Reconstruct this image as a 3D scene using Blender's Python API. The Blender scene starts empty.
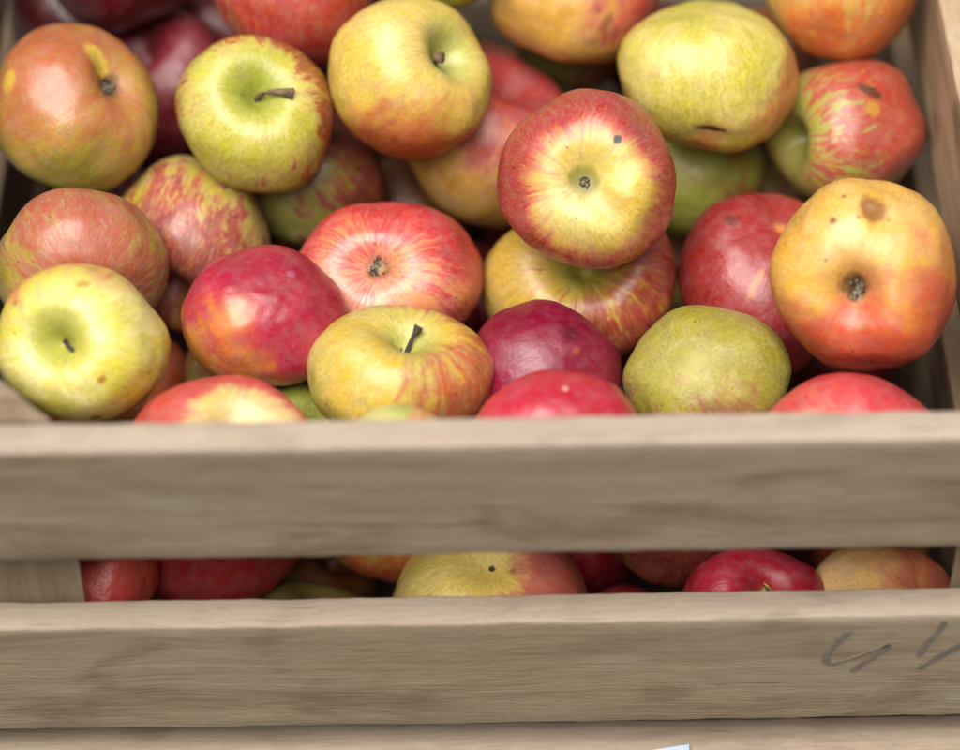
import bpy, bmesh, math, random
from mathutils import Vector, Matrix, noise, Quaternion

scene = bpy.context.scene
COL = scene.collection
Z0 = 0.305                      # height of the crate rim above the ground

# ------------------------------------------------------------------ helpers
def link(o, parent=None):
    COL.objects.link(o)
    if parent is not None:
        o.parent = parent
    return o

def mesh_obj(name, verts, faces, mat, parent=None, smooth=True):
    me = bpy.data.meshes.new(name)
    me.from_pydata([tuple(v) for v in verts], [], faces)
    me.update()
    if smooth:
        for p in me.polygons:
            p.use_smooth = True
    if mat is not None:
        me.materials.append(mat)
    return link(bpy.data.objects.new(name, me), parent)

class NT:
    """small wrapper to write node trees tersely"""
    def __init__(self, mat):
        mat.use_nodes = True
        self.t = mat.node_tree
        self.t.nodes.clear()
    def n(self, kind, **kw):
        nd = self.t.nodes.new(kind)
        for k, v in kw.items():
            setattr(nd, k, v)
        return nd
    def put(self, sock, v):
        if v is None:
            return
        if isinstance(v, bpy.types.NodeSocket):
            self.t.links.new(v, sock)
        else:
            if sock.type == 'RGBA' and len(v) == 3:
                v = (*v, 1.0)
            sock.default_value = v
    def m(self, op, a, b=None, c=None, clamp=False):
        nd = self.n('ShaderNodeMath', operation=op, use_clamp=clamp)
        self.put(nd.inputs[0], a); self.put(nd.inputs[1], b)
        if c is not None:
            self.put(nd.inputs[2], c)
        return nd.outputs[0]
    def vm(self, op, a, b=None, out=0):
        nd = self.n('ShaderNodeVectorMath', operation=op)
        self.put(nd.inputs[0], a); self.put(nd.inputs[1], b)
        return nd.outputs[out]
    def scale(self, a, s):
        nd = self.n('ShaderNodeVectorMath', operation='SCALE')
        self.put(nd.inputs[0], a); self.put(nd.inputs['Scale'], s)
        return nd.outputs[0]
    def mix(self, f, a, b, blend='MIX'):
        nd = self.n('ShaderNodeMix', data_type='RGBA', blend_type=blend)
        self.put(nd.inputs[0], f); self.put(nd.inputs[6], a); self.put(nd.inputs[7], b)
        return nd.outputs[2]
    def step(self, v, lo, hi, a=0.0, b=1.0):
        nd = self.n('ShaderNodeMapRange', interpolation_type='SMOOTHSTEP')
        for i, q in enumerate((v, lo, hi, a, b)):
            self.put(nd.inputs[i], q)
        return nd.outputs[0]
    def noise(self, vec, sc, det=3.0, rough=.55, dist=0.0, out=0):
        nd = self.n('ShaderNodeTexNoise')
        self.put(nd.inputs['Vector'], vec)
        nd.inputs['Scale'].default_value = sc
        nd.inputs['Detail'].default_value = det
        nd.inputs['Roughness'].default_value = rough
        nd.inputs['Distortion'].default_value = dist
        return nd.outputs[out]
    def voro(self, vec, sc, rnd=1.0):
        nd = self.n('ShaderNodeTexVoronoi')
        self.put(nd.inputs['Vector'], vec)
        nd.inputs['Scale'].default_value = sc
        nd.inputs['Randomness'].default_value = rnd
        return nd
    def bump(self, h, strength, dist, normal=None):
        nd = self.n('ShaderNodeBump')
        nd.inputs['Strength'].default_value = strength
        nd.inputs['Distance'].default_value = dist
        self.put(nd.inputs['Height'], h)
        if normal is not None:
            self.put(nd.inputs['Normal'], normal)
        return nd.outputs[0]
    def out(self, color, rough, normal=None, spec=.5, sss=0.0, coat=0.0):
        b = self.n('ShaderNodeBsdfPrincipled')
        self.put(b.inputs['Base Color'], color)
        self.put(b.inputs['Roughness'], rough)
        self.put(b.inputs['Specular IOR Level'], spec)
        if normal is not None:
            self.put(b.inputs['Normal'], normal)
        if sss:
            b.inputs['Subsurface Weight'].default_value = sss
            b.inputs['Subsurface Radius'].default_value = (1.0, .45, .2)
            b.inputs['Subsurface Scale'].default_value = .004
        if coat:
            b.inputs['Coat Weight'].default_value = coat
            b.inputs['Coat Roughness'].default_value = .25
        o = self.n('ShaderNodeOutputMaterial')
        self.t.links.new(b.outputs[0], o.inputs[0])
        return b

# ------------------------------------------------------------------ camera frame
PITCH = math.radians(47)
FWD = Vector((0, math.cos(PITCH), -math.sin(PITCH)))
UPV = Vector((0, math.sin(PITCH), math.cos(PITCH)))
CAM = Vector((0, -.774, .873 + Z0))

# ------------------------------------------------------------------ materials
def wood(name, seed, light=1.0, grey=.35, warm=(1, 1, 1), edge=0.0):
    """weathered sawn softwood, grain along local X"""
    mat = bpy.data.materials.new(name)
    g = NT(mat)
    tc = g.n('ShaderNodeTexCoord').outputs['Object']
    p = g.vm('ADD', tc, (seed * 3.17, seed * 1.3, seed * 2.1))
    wob = g.noise(p, 9, 2, .5, out=1)
    wob = g.scale(g.vm('SUBTRACT', wob, (.5, .5, .5)), .012)
    p = g.vm('ADD', p, wob)
    st = g.vm('MULTIPLY', p, (5.0, 75.0, 75.0))
    grain = g.noise(st, 1.0, 5, .6, .6)
    fine = g.noise(g.vm('MULTIPLY', p, (40.0, 900.0, 900.0)), 1.0, 4, .65)
    broad = g.noise(g.vm('MULTIPLY', p, (5.0, 18.0, 18.0)), 1.0, 3, .55)
    dark = tuple(c * w * light for c, w in zip((.245, .182, .122), warm))
    mid = tuple(c * w * light for c, w in zip((.355, .28, .20), warm))
    pale = tuple(c * w * light for c, w in zip((.46, .38, .295), warm))
    gry = tuple(c * light for c in (.35, .29, .235))
    col = g.mix(g.step(grain, .3, .56), dark, mid)
    col = g.mix(g.m('MULTIPLY', g.step(grain, .52, .75), .8), col, pale)
    col = g.mix(g.m('MULTIPLY', g.step(broad, .35, .7), grey), col, gry)
    # brown water stains and a few knots
    stain = g.noise(g.vm('MULTIPLY', p, (11.0, 30.0, 30.0)), 1.0, 4, .6, .5)
    col = g.mix(g.m('MULTIPLY', g.step(stain, .50, .68), .8), col, tuple(c * light for c in (.19, .125, .07)))
    kn = g.voro(g.vm('MULTIPLY', p, (9.0, 13.0, 13.0)), 1.0).outputs[0]
    kn = g.m('ADD', kn, g.m('MULTIPLY', g.m('SUBTRACT', grain, .5), .16))
    col = g.mix(g.m('MULTIPLY', g.step(kn, .16, .06), .75), col, (.085, .05, .028))
    # fibres and dust
    col = g.mix(g.step(fine, .25, .75, .0, .34), col, tuple(min(1, c * 1.55) for c in mid), 'MIX')
    if edge:            # raw sawn upper edge, worn paler than the weathered face
        sz = g.n('ShaderNodeSeparateXYZ'); g.put(sz.inputs[0], tc)
        zz = g.m('ADD', sz.outputs[2], g.m('MULTIPLY', g.m('SUBTRACT', g.noise(g.vm('MULTIPLY', p, (60.0, 200.0, 60.0)), 1.0, 4, .7), .5), .006))
        em = g.m('MULTIPLY', g.step(zz, -.0042, -.0012), g.step(fine, .2, .7, edge * .6, edge))
        col = g.mix(em, col, (.50, .42, .36))
    sp = g.noise(p, 420, 2, .7)
    col = g.mix(g.m('MULTIPLY', g.step(sp, .60, .76), .40), col, (.13, .10, .07))
    blot = g.noise(g.vm('MULTIPLY', p, (16.0, 45.0, 45.0)), 1.0, 5, .7, .3)
    col = g.mix(g.m('MULTIPLY', g.step(blot, .54, .72), .32), col, tuple(c * light for c in (.24, .19, .13)))
    col = g.mix(g.m('MULTIPLY', g.step(blot, .45, .28), .30), col, tuple(c * light for c in (.52, .46, .39)))
    # short drying cracks
    ck = g.noise(g.vm('MULTIPLY', p, (7.0, 210.0, 210.0)), 1.0, 2, .5)
    ckm = g.m('MULTIPLY', g.step(ck, .70, .76), g.step(broad, .42, .6))
    col = g.mix(g.m('MULTIPLY', ckm, .8), col, (.06, .042, .028))
    h = g.m('ADD', g.m('MULTIPLY', grain, .5), g.m('MULTIPLY', fine, .5))
    h = g.m('SUBTRACT', h, g.m('MULTIPLY', ckm, .6))
    nrm = g.bump(h, .7, .0012)
    g.out(col, .82, nrm, spec=.25)
    return mat

def skin(name, c, spots, seed):
    """apple skin: ground colour, blush on one side, streaks that run pole to pole, dots, flecks, bruises"""
    mat = bpy.data.materials.new(name)
    g = NT(mat)
    P = g.n('ShaderNodeTexCoord').outputs['Object']
    N = g.vm('NORMALIZE', P)
    S = g.vm('ADD', P, (seed * 7.3, seed * 3.1, seed * 5.7))
    sep = g.n('ShaderNodeSeparateXYZ'); g.put(sep.inputs[0], P)
    x, y, z = sep.outputs
    sn = g.n('ShaderNodeSeparateXYZ'); g.put(sn.inputs[0], N)
    nz = sn.outputs[2]
    rho = g.m('SQRT', g.m('ADD', g.m('ADD', g.m('MULTIPLY', x, x), g.m('MULTIPLY', y, y)), .015))
    warp = g.noise(S, 2.2, 2, .5, out=1)
    warp = g.scale(g.vm('SUBTRACT', warp, (.5, .5, .5)), .28)
    cb = g.n('ShaderNodeCombineXYZ')
    g.put(cb.inputs[0], g.m('DIVIDE', x, rho)); g.put(cb.inputs[1], g.m('DIVIDE', y, rho))
    g.put(cb.inputs[2], g.m('ADD', g.m('MULTIPLY', z, .22), seed * 1.7))
    mer = g.vm('ADD', cb.outputs[0], warp)
    s1 = g.noise(mer, c.get('freq', 8.0), 5, .64)
    s2 = g.noise(mer, c.get('freq', 8.0) * 3.6, 5, .7)
    n1 = g.noise(S, 1.5, 3, .55)
    n2 = g.noise(S, 5.0, 4, .62)
    nf = g.noise(S, 26.0, 4, .7)
    streak = c.get('streak', .5)
    # ---- ground colour
    gr = (c['ground'][0], c['ground'][1], c['ground'][2] * 1.45)
    gr2 = c.get('ground2', tuple(q * k for q, k in zip(gr, (.78, .92, .7))))
    col = g.mix(g.step(g.m('ADD', g.m('MULTIPLY', n1, .6), g.m('MULTIPLY', s1, .4)), .36, .62), gr2, gr)
    # ---- blush
    amt = c.get('amount', .5)
    d = g.vm('DOT_PRODUCT', N, c['dir'], out=1)
    v = g.m('MULTIPLY_ADD', d, .5, .5)
    v = g.m('ADD', v, g.m('MULTIPLY', g.m('SUBTRACT', n1, .5), 1.0))
    v = g.m('ADD', v, g.m('MULTIPLY', g.m('SUBTRACT', n2, .5), .35))
    v = g.m('ADD', v, g.m('MULTIPLY', g.m('SUBTRACT', s1, .5), streak * 1.5))
    v = g.m('ADD', v, g.m('MULTIPLY', g.m('SUBTRACT', s2, .5), streak * .9))
    v = g.m('SUBTRACT', v, 1 - amt)
    if c.get('stem_clear'):
        v = g.m('SUBTRACT', v, g.step(nz, .45, .93, 0.0, c['stem_clear']))
    if c.get('calyx_clear'):
        v = g.m('SUBTRACT', v, g.step(nz, -c.get('clear_at', .5), -.93, 0.0, c['calyx_clear']))
    so = c.get('soft', .22) * .85
    mk = g.step(v, -so, so)
    bl = (c['blush'][0], c['blush'][1] * .82, c['blush'][2] * 1.1)
    dp = c.get('deep', tuple(q * k for q, k in zip(bl, (.62, .45, .7))))
    dk = g.step(g.m('ADD', v, g.m('MULTIPLY', g.m('SUBTRACT', s2, .5), streak * 1.4)), .05, .75)
    bc = g.mix(dk, bl, dp)
    mk = g.m('MULTIPLY', mk, g.step(nf, .25, .6, .72, 1.0))
    mk = g.m('MULTIPLY', mk, g.step(s2, .30, .56, 1 - .35 * min(1, streak), 1.0))
    col = g.mix(g.m('MULTIPLY', mk, c.get('cover', .95)), col, bc)
    # ---- green stem hollow
    if c.get('stem_green'):
        col = g.mix(g.step(nz, .80, .985, 0.0, c['stem_green']), col, c.get('hollow', (.33, .38, .07)))
    if c.get('calyx_brown'):
        rr = g.m('ADD', nz, g.m('MULTIPLY', g.m('SUBTRACT', n2, .5), .06))
        col = g.mix(g.step(rr, -.955, -.995, 0.0, c['calyx_brown']), col, (.10, .065, .025))
    # ---- russet veil
    rus = c.get('russet', .25)
    rn = g.noise(mer, 7.0, 5, .72, .4)
    col = g.mix(g.m('MULTIPLY', g.m('MULTIPLY', g.step(rn, .50, .72), g.step(n2, .40, .62)), rus), col, (.30, .17, .06))
    # ---- pale mottling between the fibres of the skin, bloom
    hv = g.n('ShaderNodeHueSaturation')
    g.put(hv.inputs['Color'], col)
    g.put(hv.inputs['Value'], g.m('ADD', g.step(nf, .25, .75, .89, 1.11), g.step(s2, .25, .75, -.13, .13)))
    g.put(hv.inputs['Saturation'], g.step(n2, .3, .7, 1.04, .92))
    col = hv.outputs[0]
    col = g.mix(g.m('MULTIPLY', g.step(nf, .52, .72), .07), col, (.66, .48, .25))
    bloom = c.get('bloom', .06) * .5
    col = g.mix(g.m('MULTIPLY', g.step(g.m('ADD', g.m('MULTIPLY', n2, .6), g.m('MULTIPLY', nf, .4)), .45, .66), bloom), col, (.50, .42, .48))
    # ---- lenticels: small corky dots, denser toward the calyx
    vo = g.voro(S, c.get('dotscale', 11.0))
    dd = g.m('ADD', vo.outputs[0], g.m('MULTIPLY', g.m('SUBTRACT', nf, .5), .10))
    pick = g.n('ShaderNodeSeparateColor'); g.put(pick.inputs[0], vo.outputs[1])
    dm = g.m('MULTIPLY', g.step(dd, .085, .03), g.step(pick.outputs[0], .35, .5))
    col = g.mix(g.m('MULTIPLY', dm, c.get('dots', .55)), col, c.get('dotcol', (.62, .47, .25)))
    # ---- scattered brown specks
    v2 = g.voro(S, 4.2)
    p2 = g.n('ShaderNodeSeparateColor'); g.put(p2.inputs[0], v2.outputs[1])
    d2 = g.m('ADD', v2.outputs[0], g.m('MULTIPLY', g.m('SUBTRACT', nf, .5), .16))
    sm = g.m('MULTIPLY', g.step(d2, .085, .035), g.step(p2.outputs[1], .45, .50))
    col = g.mix(g.m('MULTIPLY', sm, c.get('specks', .85)), col, (.10, .055, .02))
    # ---- own bruises, scars, patches: (direction, radius, colour, strength, edge, stretch axis, stretch)
    for (dv, rad, sc, stg, edge, ax, stv) in spots:
        q = g.vm('SUBTRACT', N, tuple(dv))
        if ax is not None:
            al = g.vm('DOT_PRODUCT', q, tuple(ax), out=1)
            q = g.vm('SUBTRACT', q, g.scale(tuple(ax), g.m('MULTIPLY', al, 1 - 1 / stv)))
        ln = g.vm('LENGTH', q, out=1)
        ln = g.m('ADD', ln, g.m('MULTIPLY', g.m('SUBTRACT', n2, .5), rad * .9))
        ln = g.m('ADD', ln, g.m('MULTIPLY', g.m('SUBTRACT', nf, .5), rad * .55))
        k = g.step(ln, rad, rad * (1 - edge))
        col = g.mix(g.m('MULTIPLY', k, stg), col, sc)
    # ---- relief: fine crinkles from pole to pole, slight pitting
    wr = c.get('wrinkle', .35) * .6
    cr = g.noise(mer, 22.0, 4, .6, 1.0)
    hh = g.m('ADD', g.m('MULTIPLY', cr, .55), g.m('MULTIPLY', g.noise(S, 7.0, 4, .55, .8), .9))
    hh = g.m('ADD', hh, g.m('MULTIPLY', nf, .16))
    gm_ = g.n('ShaderNodeGamma'); g.put(gm_.inputs[0], col); gm_.inputs[1].default_value = 1.32
    col = gm_.outputs[0]
    nrm = g.bump(hh, wr, .0016)
    ro = g.step(n2, .3, .7, c.get('rough', .36) - .06, c.get('rough', .36) + .08)
    g.out(col, ro, nrm, spec=.62)
    return mat

def plain(name, col, rough=.8, var=.35, sc=60.0):
    mat = bpy.data.materials.new(name)
    g = NT(mat)
    P = g.n('ShaderNodeTexCoord').outputs['Object']
    n = g.noise(P, sc, 4, .65)
    c = g.mix(g.step(n, .3, .7), tuple(q * (1 - var) for q in col), tuple(min(1, q * (1 + var)) for q in col))
    g.out(c, rough, g.bump(n, .5, .002), spec=.3)
    return mat

STEM_MAT = plain('dry_stem_bark', (.13, .085, .05), .75, .55, 8)
STEM_MAT_DARK = plain('dark_stem_bark', (.045, .032, .025), .75, .5, 8)
CALYX_MAT = plain('dried_sepals', (.15, .12, .085), .95, .85, 26)

# ------------------------------------------------------------------ apple meshes
PROFILE = [(0, .50), (.05, .515), (.12, .60), (.20, .70), (.30, .78), (.42, .825), (.55, .815), (.68, .745), (.80, .635),
           (.90, .475), (.965, .29), (.998, .09), (1.0, -.06), (.975, -.25), (.915, -.43), (.82, -.59), (.70, -.715), (.57, -.79),
           (.45, -.82), (.34, -.805), (.24, -.755), (.16, -.70), (.09, -.66), (.04, -.645), (0, -.64)]

def profile_points(n):
    pts = PROFILE
    out = []
    m = len(pts) - 1
    for i in range(n + 1):
        u = i / n * m
        k = min(int(u), m - 1); t = u - k
        p0 = pts[k - 1] if k > 0 else (-pts[1][0], pts[1][1])
        p1, p2 = pts[k], pts[k + 1]
        p3 = pts[k + 2] if k + 2 <= m else (-pts[m - 1][0], pts[m - 1][1])
        q = []
        for a in (0, 1):
            q.append(.5 * (2 * p1[a] + (p2[a] - p0[a]) * t + (2 * p0[a] - 5 * p1[a] + 4 * p2[a] - p3[a]) * t * t
                           + (3 * p1[a] - p0[a] - 3 * p2[a] + p3[a]) * t ** 3))
        out.append((max(q[0], 0), q[1]))
    return out

RINGS, SEGS = 84, 112
PROF = profile_points(RINGS)

def apple_shape(seed, k, lobes, lump, taper, dents, stem_hole, calyx_hole, dome=0.0):
    rnd = random.Random(seed)
    off = Vector((rnd.uniform(-50, 50), rnd.uniform(-50, 50), rnd.uniform(-50, 50)))
    ph = rnd.uniform(0, 6.28)
    lean = Vector((rnd.uniform(-.05, .05), rnd.uniform(-.05, .05), 0))
    vs = []
    for i, (r, z) in enumerate(PROF):
        if z > 0 and r < .55:                       # depth of the stem hollow
            z = .825 - (.825 - z) * stem_hole
        if z < 0 and r < .45:                       # depth of the calyx basin
            z = -.82 + (z + .82) * calyx_hole
        if dome:                                    # a rounder fruit without hollows
            ph_ = math.pi * i / RINGS
            r += (math.sin(ph_) - r) * dome
            z += (math.cos(ph_) * .94 - z) * dome
        ring = SEGS if 0 < i < RINGS else 1
        for j in range(ring):
            a = 2 * math.pi * j / SEGS
            w = max(0.0, -z + .15) * r              # ribs grow toward the calyx
            w2 = max(0.0, z - .3) * r
            rr = r * (1 + lobes * (.055 * w * math.cos(5 * a + ph) + .035 * w2 * math.cos(5 * a + ph + .5)
                                   + .022 * math.cos(2 * a + ph * 1.7) + .018 * math.cos(3 * a + ph * .6)))
            rr *= 1 - taper * (.5 - z * .5 - .35)
            zz = z * k * (1 + lobes * .05 * math.cos(2 * a + ph * 2.3) * r) + lobes * .05 * r * math.cos(a + ph)
            v = Vector((rr * math.cos(a), rr * math.sin(a), zz)) + lean * z
            n = v.normalized()
            f = 1 + lump * (.055 * noise.noise(n * 1.25 + off) + .022 * noise.noise(n * 2.9 + off * 1.3)
                            + .007 * noise.noise(n * 7.0 + off * 1.7))
            for (dv, rad, dep) in dents:
                t = (n - dv).length / rad
                if t < 1:
                    f -= dep * (1 - t * t) ** 2
            vs.append(v * f)
    fs = []
    def idx(i, j):
        if i == 0: return 0
        if i == RINGS: return 1 + (RINGS - 1) * SEGS
        return 1 + (i - 1) * SEGS + j % SEGS
    for i in range(RINGS):
        for j in range(SEGS):
            q = [idx(i, j), idx(i + 1, j), idx(i + 1, j + 1), idx(i, j + 1)]
            q = [a for n_, a in enumerate(q) if a not in q[:n_]]
            fs.append(q)
    return vs, fs

def tube(path, radii, seg=12):
    vs, fs = [], []
    for i, p in enumerate(path):
        t = (path[min(i + 1, len(path) - 1)] - path[max(i - 1, 0)]).normalized()
        a = t.orthogonal().normalized(); b = t.cross(a)
        for j in range(seg):
            w = 2 * math.pi * j / seg
            vs.append(p + (a * math.cos(w) + b * math.sin(w)) * radii[i] * (1 + .12 * math.sin(3 * w + i)))
    for i in range(len(path) - 1):
        for j in range(seg):
            fs.append((i * seg + j, i * seg + (j + 1) % seg, (i + 1) * seg + (j + 1) % seg, (i + 1) * seg + j))
    fs.append(tuple(range(seg))[::-1]); n = (len(path) - 1) * seg
    fs.append(tuple(range(n, n + seg)))
    return vs, fs

def make_stem(apple, base, dirv, length, rad, mat):
    d = Vector(dirv).normalized()
    up = Vector((0, 0, 1))
    path, rs = [], []
    for i in range(9):
        t = i / 8
        path.append(base + (up * (1 - t) + d * t).normalized() * length * t)
        rs.append(rad * (1.25 - .5 * math.sin(math.pi * min(1, t * 1.1)) + (.55 * max(0, t - .72) / .28)))
    vs, fs = tube(path, rs)
    return mesh_obj('stem', vs, fs, mat, apple)

def make_calyx(apple, base, seed, size):
    """five dried sepals folded over a dark opening"""
    rnd = random.Random(seed)
    vs, fs = [], []
    def add(v, f):
        o = len(vs); vs.extend(v); fs.extend([tuple(o + q for q in ff) for ff in f])
    # floor of the opening
    ring = [Vector((math.cos(a) * size * .62, math.sin(a) * size * .62, -.012)) for a in [2 * math.pi * k / 14 for k in range(14)]]
    add([Vector((0, 0, .01))] + ring, [(0, (k + 1) % 14 + 1, k + 1) for k in range(14)])
    for k in range(8):
        a = 2 * math.pi * k / 8 + rnd.uniform(-.3, .3)
        o = Vector((math.cos(a), math.sin(a), 0)); s = Vector((-math.sin(a), math.cos(a), 0))
        L = size * rnd.uniform(.8, 1.35); curl = rnd.uniform(-.5, .9); tw = rnd.uniform(-.5, .5)
        vv = []
        for t in (0, .3, .6, .85, 1.0):
            w = size * .26 * (1 - t) ** .7 + size * .015
            c = o * (size * .72 - L * t * curl * .6) + Vector((0, 0, -L * t * .62)) + s * tw * t * size * .5
            th = size * .05
            vv += [c - s * w, c + o * th, c + s * w, c - o * th]
        ff = []
        for i in range(4):
            for j in range(4):
                ff.append((i * 4 + j, i * 4 + (j + 1) % 4, i * 4 + 4 + (j + 1) % 4, i * 4 + 4 + j))
        ff += [(3, 2, 1, 0), (16, 17, 18, 19)]
        add(vv, ff)
    vs = [base + v for v in vs]
    return mesh_obj('calyx', vs, fs, CALYX_MAT, apple)

# ------------------------------------------------------------------ where each apple lies: centre (rim height = 0) and half width, half height
PLACE = {
    'A1': (-0.1963, 0.2568, -0.0379, 0.0411, 0.0421),
    'A2': (-0.1077, 0.2494, -0.0360, 0.0385, 0.0385),
    'A3': (-0.0319, 0.2615, -0.0254, 0.0399, 0.0395),
    'A4': (0.0508, 0.1836, -0.0208, 0.0420, 0.0420),
    'A5': (0.1139, 0.2685, -0.0325, 0.0442, 0.0373),
    'A6': (0.1831, 0.2671, -0.0687, 0.0410, 0.0360),
    'A7': (0.1760, 0.1316, -0.0349, 0.0426, 0.0444),
    'A8': (-0.0444, 0.1825, -0.0856, 0.0469, 0.0387),
    'A9': (-0.0998, 0.1372, -0.0614, 0.0392, 0.0331),
    'A10': (-0.0363, 0.1079, -0.0728, 0.0435, 0.0333),
    'A11': (-0.1793, 0.1017, -0.0410, 0.0393, 0.0357),
    'A12': (-0.1884, 0.1710, -0.0615, 0.0413, 0.0375),
    'A13': (-0.1439, 0.2226, -0.0985, 0.0407, 0.0447),
    'A14': (-0.0841, 0.2721, -0.0997, 0.0382, 0.0356),
    'A15': (0.0060, 0.2886, -0.0905, 0.0449, 0.0449),
    'A16': (0.0493, 0.1945, -0.1013, 0.0485, 0.0392),
    'A17': (0.0294, 0.1238, -0.0869, 0.0376, 0.0333),
    'A18': (0.0339, 0.0550, -0.0614, 0.0384, 0.0330),
    'A19': (0.1055, 0.1110, -0.0819, 0.0391, 0.0353),
    'A20': (0.1371, 0.1877, -0.0963, 0.0400, 0.0449),
    'A21': (0.1651, 0.0550, -0.0662, 0.0439, 0.0331),
    'A22': (-0.1166, 0.0560, -0.0634, 0.0438, 0.0335),
    'A23': (-0.0854, 0.1060, -0.1161, 0.0332, 0.0285),
    'A24': (-0.0374, 0.0460, -0.0618, 0.0275, 0.0258),
    'A25': (-0.1775, 0.1654, -0.1376, 0.0345, 0.0296),
    'A26': (-0.0913, 0.3220, -0.0185, 0.0400, 0.0390),
    'A27': (0.0500, 0.3320, -0.0317, 0.0430, 0.0349),
    'A28': (0.1811, 0.3187, -0.0149, 0.0394, 0.0394),
    'A29': (-0.0137, 0.3396, 0.0032, 0.0399, 0.0379),
    'A30': (-0.1604, 0.3349, -0.0921, 0.0365, 0.0407),
    'A31': (-0.1791, 0.3620, -0.0258, 0.0399, 0.0389),
    'A32': (0.1110, 0.2893, -0.1123, 0.0382, 0.0362),
    'A33': (0.0529, 0.3703, -0.0956, 0.0330, 0.0266),
    'A34': (0.1057, 0.3835, -0.1215, 0.0357, 0.0324),
    'A35': (-0.2099, 0.3887, -0.0890, 0.0385, 0.0385),
    'G1': (-0.1788, 0.0588, -0.1551, 0.0264, 0.0274),
    'G2': (-0.1306, 0.1038, -0.1711, 0.0445, 0.0445),
    'G3': (-0.0805, 0.0545, -0.2102, 0.0357, 0.0337),
    'G4': (-0.0443, 0.1180, -0.1862, 0.0334, 0.0324),
    'G5': (0.0031, 0.0590, -0.1820, 0.0469, 0.0402),
    'G6': (0.0460, 0.1188, -0.2020, 0.0359, 0.0329),
    'G7': (0.0672, 0.0538, -0.2071, 0.0300, 0.0290),
    'G8': (0.0898, 0.0958, -0.1605, 0.0329, 0.0348),
    'G9': (0.1282, 0.0484, -0.1722, 0.0350, 0.0284),
    'G10': (0.1891, 0.0558, -0.1868, 0.0374, 0.0326),
    'G11': (0.1924, 0.1150, -0.2083, 0.0299, 0.0289),
}
# colours, linear
YG = (.52, .46, .075); YEL = (.62, .47, .10); PALE = (.70, .62, .17); OLV = (.36, .34, .06); ORA = (.62, .33, .06)
RED = (.45, .030, .035); CRIM = (.38, .010, .050); STRIPE = (.46, .060, .045); DARKRED = (.22, .010, .025); MAROON = (.13, .010, .020)
BRN = (.20, .095, .03); DKB = (.05, .028, .015); TAN = (.50, .33, .13)
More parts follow.
